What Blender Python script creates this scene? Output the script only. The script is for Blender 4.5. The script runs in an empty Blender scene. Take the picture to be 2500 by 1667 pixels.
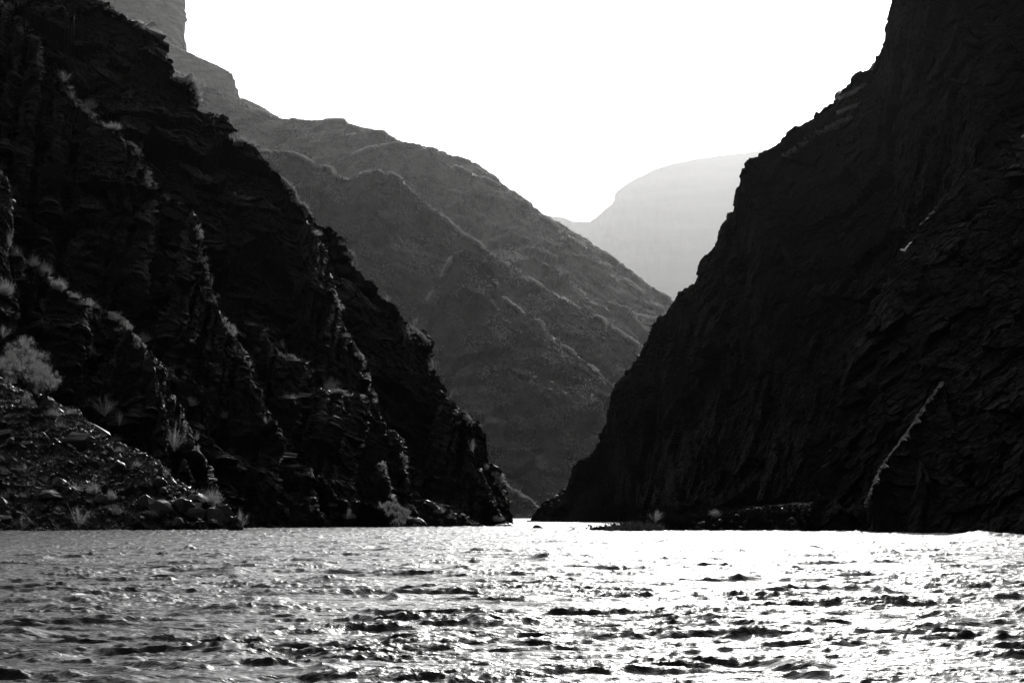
import bpy, bmesh, math, random
import numpy as np
from mathutils import Vector, Matrix, Euler

sc = bpy.context.scene
col = sc.collection
R = math.radians

# ------------------------------------------------------------------ camera
F = 4861.0            # focal length in pixels of the 2500 px wide photograph
HZ = 1262.0           # row of the horizon
CAM = 1.5
cam_d = bpy.data.cameras.new("camera")
cam = bpy.data.objects.new("camera", cam_d)
col.objects.link(cam)
cam.location = (0, 0, CAM)
cam.rotation_euler = (R(90), 0, 0)
cam_d.sensor_width = 36
cam_d.lens = F * 36 / 2500
cam_d.shift_y = (HZ - 833.5) / 2500
cam_d.clip_start = 0.5
cam_d.clip_end = 120000
sc.camera = cam

# ------------------------------------------------------------------ light
SUN_EL, SUN_AZ = R(24), R(8)
SKY = 0.15
SUN = 3.2
EXPOSURE = -1.3
w = bpy.data.worlds.new("World")
sc.world = w
w.use_nodes = True
nt = w.node_tree
nt.nodes.clear()
sky = nt.nodes.new("ShaderNodeTexSky")
sky.sky_type = 'NISHITA'
sky.sun_disc = False
sky.sun_elevation = SUN_EL
sky.sun_rotation = SUN_AZ
sky.air_density = 1.0
sky.dust_density = 8.0
sep = nt.nodes.new("ShaderNodeSeparateColor")      # black-and-white film behind a red filter
bg = nt.nodes.new("ShaderNodeBackground")
out = nt.nodes.new("ShaderNodeOutputWorld")
nt.links.new(sky.outputs[0], sep.inputs[0])
nt.links.new(sep.outputs[0], bg.inputs[0])
bg.inputs[1].default_value = SKY
nt.links.new(bg.outputs[0], out.inputs[0])

sl = bpy.data.lights.new("sun", 'SUN')
sl.energy = SUN
sl.angle = R(0.5)
sl.color = (1.0, 0.985, 0.97)
so = bpy.data.objects.new("sun", sl)
col.objects.link(so)
sd = Vector((math.sin(SUN_AZ) * math.cos(SUN_EL), math.cos(SUN_AZ) * math.cos(SUN_EL), math.sin(SUN_EL)))
so.rotation_euler = sd.to_track_quat('Z', 'Y').to_euler()

vs = sc.view_settings
vs.view_transform = 'Standard'
vs.look = 'None'
vs.exposure = EXPOSURE
vs.gamma = 1.0
vs.use_curve_mapping = False
sc.cycles.volume_bounces = 0
sc.cycles.max_bounces = 6

# ------------------------------------------------------------------ helpers
def W(x, y, Y):
    return np.array([(x - 1250.0) / F * Y, Y, CAM + (HZ - y) / F * Y])

def tag(o, label=None, cat=None, group=None, kind=None):
    if label: o['label'] = label
    if cat: o['category'] = cat
    if group: o['group'] = group
    if kind: o['kind'] = kind
    return o

def mesh_from(name, V, Fc, mat, smooth=False):
    me = bpy.data.meshes.new(name)
    V = np.asarray(V, dtype=np.float32)
    Fc = np.asarray(Fc, dtype=np.int32)
    n = Fc.shape[1]
    me.vertices.add(len(V)); me.vertices.foreach_set('co', V.ravel())
    me.loops.add(Fc.size); me.loops.foreach_set('vertex_index', Fc.ravel())
    me.polygons.add(len(Fc))
    me.polygons.foreach_set('loop_start', np.arange(0, Fc.size, n, dtype=np.int32))
    me.polygons.foreach_set('use_smooth', np.full(len(Fc), smooth))
    me.update(calc_edges=True)
    if mat: me.materials.append(mat)
    return me

def obj(name, me, parent=None, loc=None):
    o = bpy.data.objects.new(name, me)
    col.objects.link(o)
    if parent: o.parent = parent
    if loc is not None: o.location = loc
    return o

def grid_faces(nu, nv):
    i = np.arange(nu * nv).reshape(nv, nu)
    a = i[:-1, :-1].ravel(); b = i[:-1, 1:].ravel(); c = i[1:, 1:].ravel(); d = i[1:, :-1].ravel()
    return np.stack([a, b, c, d], 1)

# --- vectorised noise
def _h(ix, iy, iz, s):
    h = (ix.astype(np.uint32) * np.uint32(374761393) + iy.astype(np.uint32) * np.uint32(668265263)
         + iz.astype(np.uint32) * np.uint32(2147483647) + np.uint32((s * 974711 + 12345) & 0xffffffff))
    h = (h ^ (h >> np.uint32(13))) * np.uint32(1274126177)
    h = (h ^ (h >> np.uint32(15))) * np.uint32(2246822519)
    return h ^ (h >> np.uint32(16))

def _f(h): return h.astype(np.float32) * np.float32(2.0 / 4294967295.0) - np.float32(1.0)

def vnoise(P, s=0):
    """smooth gradient noise about -1..1"""
    P = P.astype(np.float32)
    i = np.floor(P).astype(np.int64)
    f = P - i
    u = f * f * f * (f * (f * 6 - 15) + 10)
    r = 0
    for dx in (0, 1):
        wx = u[:, 0] if dx else 1 - u[:, 0]
        for dy in (0, 1):
            wy = u[:, 1] if dy else 1 - u[:, 1]
            for dz in (0, 1):
                wz = u[:, 2] if dz else 1 - u[:, 2]
                h = _h(i[:, 0] + dx, i[:, 1] + dy, i[:, 2] + dz, s)
                g = ((_f(h) * (f[:, 0] - dx)) + _f(h * np.uint32(2654435761)) * (f[:, 1] - dy)
                     + _f(h * np.uint32(40503) + np.uint32(977)) * (f[:, 2] - dz))
                r = r + wx * wy * wz * g
    return r * 1.6

def fbm(P, o=4, s=0, g=0.5):
    r = 0; a = 1.0; t = 0
    for k in range(o):
        r = r + a * vnoise(P * (2.03 ** k) + 17.3 * k, s + k); t += a; a *= g
    return r / t * 1.4

def facet(P, s=0):
    """flat tilted facets, one plane per random cell: broken rock"""
    P = P.astype(np.float32)
    i = np.floor(P).astype(np.int64)
    best = np.full(len(P), 1e9, np.float32); val = np.zeros(len(P), np.float32)
    for dx in (-1, 0, 1):
        for dy in (-1, 0, 1):
            for dz in (-1, 0, 1):
                c0 = i[:, 0] + dx; c1 = i[:, 1] + dy; c2 = i[:, 2] + dz
                h = _h(c0, c1, c2, s)
                q0 = _f(h) * 0.5 + 0.5; q1 = _f(h * np.uint32(2654435761)) * 0.5 + 0.5
                q2 = _f(h * np.uint32(40503) + np.uint32(977)) * 0.5 + 0.5
                e0 = P[:, 0] - c0 - q0; e1 = P[:, 1] - c1 - q1; e2 = P[:, 2] - c2 - q2
                d = e0 * e0 + e1 * e1 + e2 * e2
                k = h * np.uint32(2246822519) ^ (h >> np.uint32(7))
                v = (_f(k) * e0 + _f(k * np.uint32(2654435761)) * e1 + _f(k * np.uint32(40503)) * e2) * 0.9 + _f(k + np.uint32(991)) * 0.3
                m = d < best
                best = np.where(m, d, best); val = np.where(m, v, val)
    return val

# ------------------------------------------------------------------ materials
def new_mat(name):
    m = bpy.data.materials.new(name); m.use_nodes = True
    t = m.node_tree; t.nodes.clear()
    o = t.nodes.new("ShaderNodeOutputMaterial")
    return m, t, o

def N(t, typ, **kw):
    n = t.nodes.new(typ)
    for k, v in kw.items(): setattr(n, k, v)
    return n

def rock_mat(name, c0, c1, scale, rough=0.5, bump=0.3, spec=0.5, bdist=0.1, zs=None):
    m, t, o = new_mat(name)
    L = t.links.new
    p = N(t, "ShaderNodeBsdfPrincipled")
    tc = N(t, "ShaderNodeTexCoord")
    mp = N(t, "ShaderNodeMapping"); mp.inputs['Scale'].default_value = (1, 1, 0.45); mp.inputs['Rotation'].default_value = (0.3, 0.35, 0.2)
    if zs: mp.inputs['Scale'].default_value = (1, 1, zs); mp.inputs['Rotation'].default_value = (0, 0.03, 0)
    L(tc.outputs['Object'], mp.inputs[0])
    n1 = N(t, "ShaderNodeTexNoise"); n1.inputs['Scale'].default_value = scale; n1.inputs['Detail'].default_value = 8; n1.inputs['Roughness'].default_value = 0.65
    n2 = N(t, "ShaderNodeTexNoise"); n2.inputs['Scale'].default_value = scale * 6; n2.inputs['Detail'].default_value = 6
    v = N(t, "ShaderNodeTexVoronoi"); v.feature = 'DISTANCE_TO_EDGE'; v.inputs['Scale'].default_value = scale * 3
    for n in (n1, n2, v): L(mp.outputs[0], n.inputs['Vector'])
    cr = N(t, "ShaderNodeValToRGB")
    cr.color_ramp.elements[0].position = 0.35; cr.color_ramp.elements[0].color = (c0, c0, c0, 1)
    cr.color_ramp.elements[1].position = 0.7; cr.color_ramp.elements[1].color = (c1, c1 * .99, c1 * .98, 1)
    L(n1.outputs[0], cr.inputs[0]); L(cr.outputs[0], p.inputs['Base Color'])
    mr = N(t, "ShaderNodeMapRange"); mr.inputs['To Min'].default_value = rough - 0.15; mr.inputs['To Max'].default_value = rough + 0.25
    L(n2.outputs[0], mr.inputs[0]); L(mr.outputs[0], p.inputs['Roughness'])
    p.inputs['Specular IOR Level'].default_value = spec
    a = N(t, "ShaderNodeMath", operation='MULTIPLY_ADD')
    L(n2.outputs[0], a.inputs[0]); a.inputs[1].default_value = 0.8
    mn = N(t, "ShaderNodeMath", operation='MINIMUM'); L(v.outputs['Distance'], mn.inputs[0]); mn.inputs[1].default_value = 0.15
    L(mn.outputs[0], a.inputs[2])
    b = N(t, "ShaderNodeBump"); b.inputs['Strength'].default_value = bump; b.inputs['Distance'].default_value = bdist
    L(a.outputs[0], b.inputs['Height']); L(b.outputs[0], p.inputs['Normal'])
    L(p.outputs[0], o.inputs[0])
    return m

M = {}
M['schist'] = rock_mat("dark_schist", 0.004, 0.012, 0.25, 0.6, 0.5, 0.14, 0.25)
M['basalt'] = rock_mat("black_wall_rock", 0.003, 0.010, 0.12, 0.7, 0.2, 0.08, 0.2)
M['boulder'] = rock_mat("boulder_rock", 0.010, 0.045, 1.2, 0.30, 0.3, 0.9, 0.03)
M['pale'] = rock_mat("pale_slab_and_glint_rock", 0.35, 0.6, 1.5, 0.3, 0.3, 0.6, 0.05)  # pale slab stone; its light colour also paints sun glints on small slivers
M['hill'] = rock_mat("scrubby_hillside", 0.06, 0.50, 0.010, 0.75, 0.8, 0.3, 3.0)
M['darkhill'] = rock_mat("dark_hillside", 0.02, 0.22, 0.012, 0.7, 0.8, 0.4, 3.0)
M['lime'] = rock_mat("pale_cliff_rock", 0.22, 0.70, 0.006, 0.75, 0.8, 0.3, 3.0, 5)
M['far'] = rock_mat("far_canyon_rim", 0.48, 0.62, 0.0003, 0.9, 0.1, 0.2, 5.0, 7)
M['sand'] = rock_mat("dark_sand", 0.008, 0.02, 0.8, 0.7, 0.5, 0.4, 0.08)

def leaf_mat(name, c, tr):
    m, t, o = new_mat(name)
    L = t.links.new
    oi = N(t, "ShaderNodeTexCoord")
    n = N(t, "ShaderNodeTexNoise"); n.inputs['Scale'].default_value = 5
    L(oi.outputs['Object'], n.inputs['Vector'])
    mr = N(t, "ShaderNodeMapRange"); mr.inputs['From Min'].default_value = .3; mr.inputs['From Max'].default_value = .7
    mr.inputs['To Min'].default_value = c * 0.6; mr.inputs['To Max'].default_value = c * 1.3
    L(n.outputs[0], mr.inputs[0])
    d = N(t, "ShaderNodeBsdfDiffuse"); s = N(t, "ShaderNodeBsdfTranslucent"); x = N(t, "ShaderNodeMixShader")
    L(mr.outputs[0], d.inputs[0]); L(mr.outputs[0], s.inputs[0]); x.inputs[0].default_value = tr
    L(d.outputs[0], x.inputs[1]); L(s.outputs[0], x.inputs[2]); L(x.outputs[0], o.inputs[0])
    return m
M['leaf'] = leaf_mat("dry_foliage", 0.12, 0.5)
M['scrub'] = leaf_mat("pale_scrub", 0.6, 0.6)
M['shadeleaf'] = leaf_mat("shaded_scrub", 0.03, 0.3)  # foliage darkened in colour to stand for shade on the right bank
M['bark'] = rock_mat("dark_bark", 0.015, 0.03, 8, 0.8, 0.5, 0.3, 0.02)

def water_mat():
    m, t, o = new_mat("river_water")
    L = t.links.new
    p = N(t, "ShaderNodeBsdfPrincipled")
    p.inputs['Base Color'].default_value = (0.03, 0.03, 0.029, 1)
    p.inputs['IOR'].default_value = 1.33
    p.inputs['Roughness'].default_value = 0.35
    g = N(t, "ShaderNodeNewGeometry")
    hs = []
    for sc_, st, a_ in (((1.6, 3.2, 1), 1.0, 1.0), ((6, 11, 1), 1.0, 0.35)):
        mp = N(t, "ShaderNodeMapping"); mp.inputs['Scale'].default_value = sc_; mp.inputs['Rotation'].default_value = (0, 0, 0.12)
        L(g.outputs['Position'], mp.inputs[0])
        n = N(t, "ShaderNodeTexNoise"); n.inputs['Scale'].default_value = st; n.inputs['Detail'].default_value = 4; n.inputs['Distortion'].default_value = 0.8
        L(mp.outputs[0], n.inputs['Vector'])
        q = N(t, "ShaderNodeMath", operation='MULTIPLY'); L(n.outputs[0], q.inputs[0]); q.inputs[1].default_value = a_
        hs.append(q)
    s = N(t, "ShaderNodeMath", operation='ADD'); L(hs[0].outputs[0], s.inputs[0]); L(hs[1].outputs[0], s.inputs[1])
    b = N(t, "ShaderNodeBump"); b.inputs['Strength'].default_value = 0.8; b.inputs['Distance'].default_value = 0.12
    L(s.outputs[0], b.inputs['Height']); L(b.outputs[0], p.inputs['Normal'])
    L(p.outputs[0], o.inputs[0])
    return m
M['water'] = water_mat()

# ------------------------------------------------------------------ terrain sheets
TER = {}      # name -> world verts of the visible part, used to stand plants and rocks on the ground

def resample(pts, n, px=True):
    pts = np.array([W(*p) for p in pts]) if px else np.array(pts, float)
    scr = np.stack([pts[:, 0] / pts[:, 1], pts[:, 2] / pts[:, 1]], 1) if px else pts
    d = np.r_[0, np.cumsum(np.linalg.norm(np.diff(scr, axis=0), axis=1))]
    t = np.linspace(0, d[-1], n)
    return np.stack([np.interp(t, d, pts[:, k]) for k in range(3)], 1)

def sheet(name, crest, foot, mat, label=None, back=None, bench=4.0, jag=6.0, face=(70, 26, 10, 4.5), amp=0.34, stretch=0.5, bulge=0.0,
          res=2.3, seed=1, soft=0.0, smooth=False, rows=None, backsteps=10, kind='structure', far=1.0, brange=None, sink=0.0):
    """hillside: a crest line, a face that falls from it to the foot line and a far side that falls away behind"""
    crest = [(x, y, Y * far) for x, y, Y in crest]; foot = [(x, y, Y * far) for x, y, Y in foot]
    if back: back = np.array(back) * far
    cw = np.array([W(*p) for p in crest])
    scr = np.stack([cw[:, 0], cw[:, 2]], 1) / cw[:, 1:2] * F
    ln = np.linalg.norm(np.diff(scr, axis=0), axis=1).sum()
    nu = int(min(900, ln / res)) + 2
    C = resample(crest, nu); Ft = resample(foot, nu)
    if sink:      # stretches of the ridge lie flush with the wall behind, so its edge comes and goes
        a_ = np.stack([np.arange(nu) * res, np.zeros(nu), np.zeros(nu)], 1)
        k_ = np.clip(.28 + 2.6 * (vnoise(a_ / 120, seed + 500) + .5 * vnoise(a_ / 40, seed + 501)), 0, 1)
        if brange:
            bx = C[:, 0] / C[:, 1] * F + 1250
            k_ = 1 - np.clip((bx - brange[0]) / 30, 0, 1) * np.clip((brange[1] - bx) / 30, 0, 1)
        k_ = k_ * k_ * (3 - 2 * k_) * sink
        ry = np.stack([C[:, 0] / C[:, 1], np.ones(nu), (C[:, 2] - CAM) / C[:, 1]], 1)
        C = C + ry * k_[:, None]
    Ym = C[:, 1].mean(); px = Ym / F
    hh = np.abs((C[:, 2] / C[:, 1] - Ft[:, 2] / Ft[:, 1]) * F).max()
    nv = rows or int(min(620, hh / res)) + 3
    if back is None: back = (0, 300 * px, -300 * px)
    dep = back[1]; drop = abs(back[2])
    # inward direction on the picture plane, square to the smoothed crest
    sxz = np.stack([C[:, 0] / C[:, 1], (C[:, 2] - CAM) / C[:, 1]], 1) * F
    tg = np.gradient(sxz, axis=0)
    k = min(25, nu // 6) | 1
    ker = np.hanning(k + 2)[1:-1]; ker /= ker.sum()
    pad = np.pad(tg, ((k // 2, k // 2), (0, 0)), 'edge')
    tg = np.stack([np.convolve(pad[:, j], ker, 'valid') for j in range(2)], 1)
    inw = np.stack([tg[:, 1], -tg[:, 0]], 1); inw /= np.maximum(np.linalg.norm(inw, axis=1, keepdims=True), 1e-6)
    fs = np.stack([Ft[:, 0] / Ft[:, 1], (Ft[:, 2] - CAM) / Ft[:, 1]], 1) * F
    if ((fs - sxz) * inw).sum(1).mean() < 0: inw = -inw
    i3 = np.stack([inw[:, 0], np.zeros(nu), inw[:, 1]], 1)
    ray = np.stack([C[:, 0] / C[:, 1], np.ones(nu), (C[:, 2] - CAM) / C[:, 1]], 1)
    arc = np.stack([np.arange(nu) * res, np.zeros(nu), np.zeros(nu)], 1)
    bn = vnoise(arc / 70, seed + 400) * 0.9 + vnoise(arc / 22, seed + 401) * 0.8 + vnoise(arc / 8, seed + 402) * 0.6
    gate = np.clip(0.5 + 3.0 * vnoise(arc / 55 + 5, seed + 405), 0, 1)
    bn = (0.03 + np.clip(0.35 + bn * 1.6, 0, 1.8) * gate)[:, None]
    if brange:
        bx = C[:, 0] / C[:, 1] * F + 1250
        bn = (0.02 + np.clip((bx - brange[0]) / 25, 0, 1) * np.clip((brange[1] - bx) / 25, 0, 1) * (.25 + .8 * bn[:, 0]))[:, None]
    if far > 1: bn = np.maximum(bn, .12)
    bw = bench * bn * px / np.sin(R(4.5))
    bv = -ray * bw + i3 * bench * bn * px * 1.0
    rowsP = []; vv = []
    for s in np.linspace(1, 0, backsteps, endpoint=False):
        q = s * s * 0.7 + s * 0.3
        rowsP.append(C + ray * dep * s * np.ones((nu, 1)) + i3 * drop * q + np.array([0, 0, -drop * 0.25 * q])); vv.append(-s)
    nb = 3 if bench > 0 else 0
    for k in range(nb):
        rowsP.append(C + bv * (k / nb)); vv.append(0.0)
    B = C + bv * (1 if bench > 0 else 0)
    B0 = C + (-ray * bench * px / np.sin(R(4.5)) + i3 * bench * px) * .25
    for v in np.linspace(0, 1, nv):
        rowsP.append(B0 + (Ft - B0) * v + (B - B0) * math.exp(-v * hh / 14)); vv.append(v)
    G = np.array(rowsP)                                  # (rows, nu, 3)
    nr = len(G)
    du = np.gradient(G, axis=1); dv = np.gradient(G, axis=0)
    n = np.cross(dv, du); ln_ = np.linalg.norm(n, axis=2, keepdims=True); n = n / np.maximum(ln_, 1e-6)
    n *= np.sign((n * np.array([0, -1, 0.6])).sum(2, keepdims=True).mean())
    # smooth the normals so that the displacement stays coherent across the crest
    for _ in range(6):
        n[1:-1] = (n[:-2] + n[1:-1] * 2 + n[2:]) / 4
        n[:, 1:-1] = (n[:, :-2] + n[:, 1:-1] * 2 + n[:, 2:]) / 4
    n /= np.maximum(np.linalg.norm(n, axis=2, keepdims=True), 1e-6)
    v = np.array(vv)[:, None]
    vd = np.abs(v) * hh                                   # distance from the crest in photo pixels
    ramp = np.clip(vd / 160.0, 0, 1)
    P = G.reshape(-1, 3)
    Q = P.copy()
    Q[:, 0] += 0.25 * Q[:, 2]; Q[:, 2] *= stretch
    wr = np.stack([vnoise(Q / (60 * px), seed + 50 + k) for k in range(3)], 1)
    Q += wr * 9 * px
    D = np.zeros(len(P))
    for k, s in enumerate(face):
        a = s * px * amp
        lim = jag * px * (1.0 if s > 30 else 0.85)
        aa = np.minimum(a, lim + (a - min(a, lim)) * ramp).repeat(nu, 1).ravel() if False else (min(a, lim) + (a - min(a, lim)) * (ramp * np.ones((1, nu)))).ravel()
        f = facet(Q / (s * px), seed + 7 * k) if soft < 1 else 0
        g = vnoise(Q / (s * px * 1.2), seed + 90 + k)
        D += aa * ((1 - soft) * f + soft * g)
    D = D.reshape(nr, nu)
    if bulge:
        D += bulge * px * np.sin(np.clip(v, 0, 1) * np.pi)
    G = G + n * D[:, :, None]
    # small sideways break-up
    G[:, :, 0] += (vnoise(Q / (face[-2] * px), seed + 31) * 0.25 * face[-2] * px).reshape(nr, nu)
    me = mesh_from(name, G.reshape(-1, 3), grid_faces(nu, nr), mat, smooth)
    o = obj(name, me)
    tag(o, label, None, None, kind)
    keep = G[backsteps:].reshape(-1, 3)
    TER[o.name] = keep
    return o, G, backsteps

def ground_at(x, y, names=None, rad=5):
    """nearest terrain point seen at this spot of the photograph"""
    best = None
    for k, V in TER.items():
        if names and not any(k.startswith(q) for q in names): continue
        sx = V[:, 0] / V[:, 1] * F + 1250; sy = HZ - (V[:, 2] - CAM) / V[:, 1] * F
        d = (sx - x) ** 2 + (sy - y) ** 2
        m = d < rad * rad
        if m.any():
            Y = V[m][:, 1].min()
            if best is None or Y < best: best = Y
    if best is None and rad < 60: return ground_at(x, y, names, rad * 2)
    return best

def YL(x, y, off=0.0):
    return 265 + 50 * min(max(x, 0) / 1250, 1) ** 2 + 0.115 * (1285 - y) - off
def crestL(pts, off, n_in=1, back=-8):
    """put a crest on the left wall; its first points are sunk into the wall behind"""
    return [(x, y, YL(x, y, back if i < n_in else off)) for i, (x, y) in enumerate(pts)]
def footL(pts, off, n_in=1):
    r = []
    for i, x in enumerate(pts):
        Y = YL(x, 1285, -6 if i < n_in else off)
        r.append((x, HZ + (CAM + 1.0) / Y * F, Y))
    return r

def wf(x, Y, z=-1.0):      # a foot point by column and distance
    return (x, HZ + (CAM - z) / Y * F, Y)

# ---- far rim and hills -------------------------------------------------
FAR = 2.6
far_pts = [(1150,560),(1300,524),(1375,532),(1395,540),(1440,541),(1455,530),(1475,512),(1495,495),(1500,475),(1530,450),(1570,430),(1600,412),(1650,397),(1700,388),(1760,380),(1815,374),(1900,362),(2100,352),(2400,330)]
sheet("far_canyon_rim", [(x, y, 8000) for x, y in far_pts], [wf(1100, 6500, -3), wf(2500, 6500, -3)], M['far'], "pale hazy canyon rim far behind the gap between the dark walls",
      bench=0, far=7.0, jag=3.5, face=(120, 40, 14, 7), amp=0.05, soft=0.8, res=4, seed=3, rows=60, back=(0, 1500, -1500))

tower = [(-100,-420),(150,-330),(330,-260),(430,-180),(440,-60),(450,0),(449,25),(455,45),(452,60),(449,85),(451,115),(452,124)]
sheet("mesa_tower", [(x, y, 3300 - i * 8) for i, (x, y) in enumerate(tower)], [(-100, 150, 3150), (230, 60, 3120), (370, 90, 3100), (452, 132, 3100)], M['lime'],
      "tall sheer mesa cliff at the top left of the photo", bench=0, far=3.9, jag=3, face=(40, 16, 6), amp=0.22, stretch=0.22, res=2.3, seed=11, back=(100, 500, -300))
slope_t = [(100,40),(230,40),(370,86),(452,124),(500,146),(545,168),(560,176)]
sheet("mesa_talus", [(x, y, 3060) for x, y in slope_t], [(100, 300, 2900), (400, 215, 2900), (600, 260, 2900)], M['hill'], "pale scree slope under the sheer mesa cliff",
      bench=3, far=3.9, jag=2, face=(50, 18, 7, 4), amp=0.25, soft=0.5, res=2.3, seed=12, back=(60, 300, -250))
bench_c = [(380,92),(420,112),(470,142),(510,160),(550,172),(565,180),(567,188),(574,196),(576,212),(578,224),(581,233),(583,240)]
sheet("mesa_bench", [(x, y, 2960) for x, y in bench_c], [(380, 190, 2925), (480, 200, 2925), (530, 222, 2925), (583, 246, 2925)], M['lime'],
      "lower mesa cliff band ending in a vertical edge, left of the sky", bench=0, far=3.9, jag=2.5, face=(36, 14, 6), amp=0.2, stretch=0.22, res=2, seed=13, back=(60, 260, -200))
spur = [(560,232),(582,240),(600,242),(625,252),(650,268),(672,282),(700,296)]
sheet("hills", [(x, y, 2850) for x, y in spur], [(540, 320, 2700), (720, 330, 2700)], M['hill'], "thin dark spur on the skyline below the mesa edge", bench=2, far=3.9, jag=2, face=(40, 14, 6), amp=.2, soft=.5, seed=14, back=(60, 260, -200))

H2 = [(300,120),(400,160),(480,195),(530,222),(580,244),(625,268),(675,287),(720,293),(760,297),(800,294),(838,293),(850,305),(885,316),(920,321),(935,322),(960,335),(975,345),(1020,352),(1080,372),(1130,390),(1165,400),(1185,415),(1200,428),(1240,460),(1280,490),(1340,530),(1400,565),(1460,605),(1520,650),(1580,695),(1620,720),(1655,742),(1720,790),(1800,850),(1950,960)]
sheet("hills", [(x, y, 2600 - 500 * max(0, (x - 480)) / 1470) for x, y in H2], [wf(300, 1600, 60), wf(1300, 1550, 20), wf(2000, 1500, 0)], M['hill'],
      "long grey hillside falling from the mesa to the gap in the middle", bench=3.5, far=3.1, jag=3.5, face=(260, 110, 45, 18, 8, 5), amp=0.3, soft=0.5, stretch=0.7, res=2.2, seed=21, back=(300, 500, -420))
H2c = [(740,372),(781,349),(832,331),(883,323),(934,322),(965,342),(990,362)]
sheet("hills", [(x, y, 2380) for x, y in H2c], [(700, 420, 2400), (850, 400, 2330), (1000, 420, 2400)], M['hill'], "low rounded knoll just under the hill skyline",
      bench=3, far=3.1, jag=2, face=(60, 22, 9, 5), amp=.18, soft=.75, seed=22, back=(100, 150, -100))
H2b = [(820,395),(867,377),(908,359),(959,352),(1010,352),(1051,369),(1092,400),(1143,420),(1184,436),(1230,461),(1262,487),(1296,507),(1367,558),(1439,609),(1500,660),(1571,716),(1622,757),(1700,815),(1800,900)]
sheet("hills", [(x, y, 2250 - 300 * (x - 820) / 1000) for x, y in H2b], [(780, 460, 2290), wf(1150, 1500, 40), wf(1900, 1450, 0)], M['hill'], "rounded hill shoulder whose lit crest runs just below the skyline",
      bench=4, far=3.1, jag=4, face=(220, 90, 40, 18, 8, 5), amp=.3, soft=.5, stretch=.7, seed=23, back=(200, 250, -220))
H1 = [(500,300),(600,345),(658,369),(704,372),(735,382),(775,405),(806,410),(821,428),(862,438),(888,423),(923,418),(959,425),(985,441),(1010,471),(1051,502),(1087,533),(1122,563),(1168,594),(1204,622),(1240,645),(1281,670),(1342,711),(1408,747),(1469,778),(1510,808),(1566,846),(1640,905),(1750,1000)]
sheet("hills", [(x, y, 1800 - 250 * (x - 500) / 1250) for x, y in H1], [wf(450, 1350, 60), wf(1000, 1330, 10), wf(1800, 1300, 0)], M['darkhill'], "middle grey hill with rocky knobs behind the left wall",
      bench=4, far=FAR, jag=5, face=(220, 90, 40, 18, 8, 5), amp=.32, soft=.45, stretch=.6, seed=31, back=(200, 260, -260))
H0 = [(950,900),(1000,812),(1031,752),(1061,701),(1097,640),(1107,614),(1138,607),(1179,630),(1198,660),(1214,691),(1235,732),(1275,762),(1316,783),(1337,818),(1398,859),(1459,905),(1500,946),(1560,990),(1700,1100)]
sheet("hills", [(x, y, 1350 - 120 * (x - 950) / 750) for x, y in H0], [wf(850, 1080, 0), wf(1300, 1060, -1), wf(1750, 1040, -1)], M['darkhill'], "nearest dark triangular hill in the gap between the walls",
      bench=4, far=FAR, jag=5, face=(180, 80, 35, 16, 8, 5), amp=.34, soft=.4, stretch=.5, seed=41, back=(150, 160, -170))
Hf = [(1000,960),(1080,1010),(1130,1070),(1200,1150),(1260,1200),(1300,1225),(1345,1255),(1420,1262)]
sheet("hills", [(x, y, 980) for x, y in Hf], [wf(900, 965), wf(1250, 962), wf(1450, 960)], M['darkhill'], "low slope at the foot of the hill where the river bends away",
      bench=3, far=FAR, jag=4, face=(80, 30, 12, 5), amp=.25, soft=.5, stretch=.6, seed=43, back=(80, 120, -100))

# ---- left wall ---------------------------------------------------------
L1 = [(-260,-260),(-60,-150),(120,-60),(221,0),(255,17),(293,34),(323,51),(362,66),(374,81),(389,91),(404,113),(406,136),(417,147),(417,179),(421,185),(451,196),(459,185),(468,182),(479,200),(484,221),(482,247),(484,276),(506,274),(540,289),(557,306),(572,328),(574,347),(608,351),(638,370),(651,391),(653,410),(676,419),(691,442),(719,464),(723,489),(746,500),(757,526),(778,547),(809,560),(838,584),(846,605),(872,646),(898,680),(919,694),(935,725),(969,738),(985,777),(1000,793),(1018,809),(1042,832),(1052,866),(1060,900),(1081,934),(1094,950),(1094,968),(1115,986),(1123,1007),(1149,1023),(1162,1049),(1170,1075),(1175,1112),(1186,1138),(1209,1146),(1222,1164),(1235,1201),(1246,1232),(1253,1278),(1255,1290)]
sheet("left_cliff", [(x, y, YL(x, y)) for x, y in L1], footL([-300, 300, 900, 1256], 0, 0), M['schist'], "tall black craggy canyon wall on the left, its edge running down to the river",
      bench=0, jag=11, face=(220, 80, 30, 13, 6), amp=.34, stretch=.45, res=2.1, seed=51, back=(60, 60, -60))
KW = dict(jag=6, face=(90, 34, 13, 6), amp=.34, stretch=.45, res=2.3, back=(4, 14, -5), sink=18)
L2f = [(1030,930),(1060,948),(1081,955),(1102,976),(1118,1002),(1126,1025),(1133,1049),(1148,1085),(1154,1117),(1168,1140),(1180,1159),(1192,1185),(1201,1206),(1212,1235),(1217,1250),(1224,1290)]
sheet("left_cliff_rib", crestL(L2f, 9, 2), footL([1000, 1100, 1224], 7), M['schist'], "black rock rib with a glinting edge beside the tip of the left wall", bench=1.3, seed=61, **KW)
L2g = [(700,500),(731,515),(770,570),(795,610),(803,655),(818,700),(826,755),(833,793),(861,829),(882,871),(905,935),(925,1005),(940,1042),(966,1057),(979,1080),(987,1117),(992,1148),(1005,1210),(1015,1290)]
sheet("left_cliff_rib", crestL(L2g, 13, 2), footL([640, 860, 1015], 9), M['schist'], "steep black rib running down the middle of the left wall", bench=.9, seed=62, **KW)
L2b = [(560,760),(600,785),(637,798),(663,840),(684,866),(725,871),(757,887),(765,924),(773,950),(820,955),(867,958),(893,968),(901,991),(903,1039),(914,1086),(935,1127),(940,1160),(945,1190),(966,1227),(985,1290)]
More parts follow.
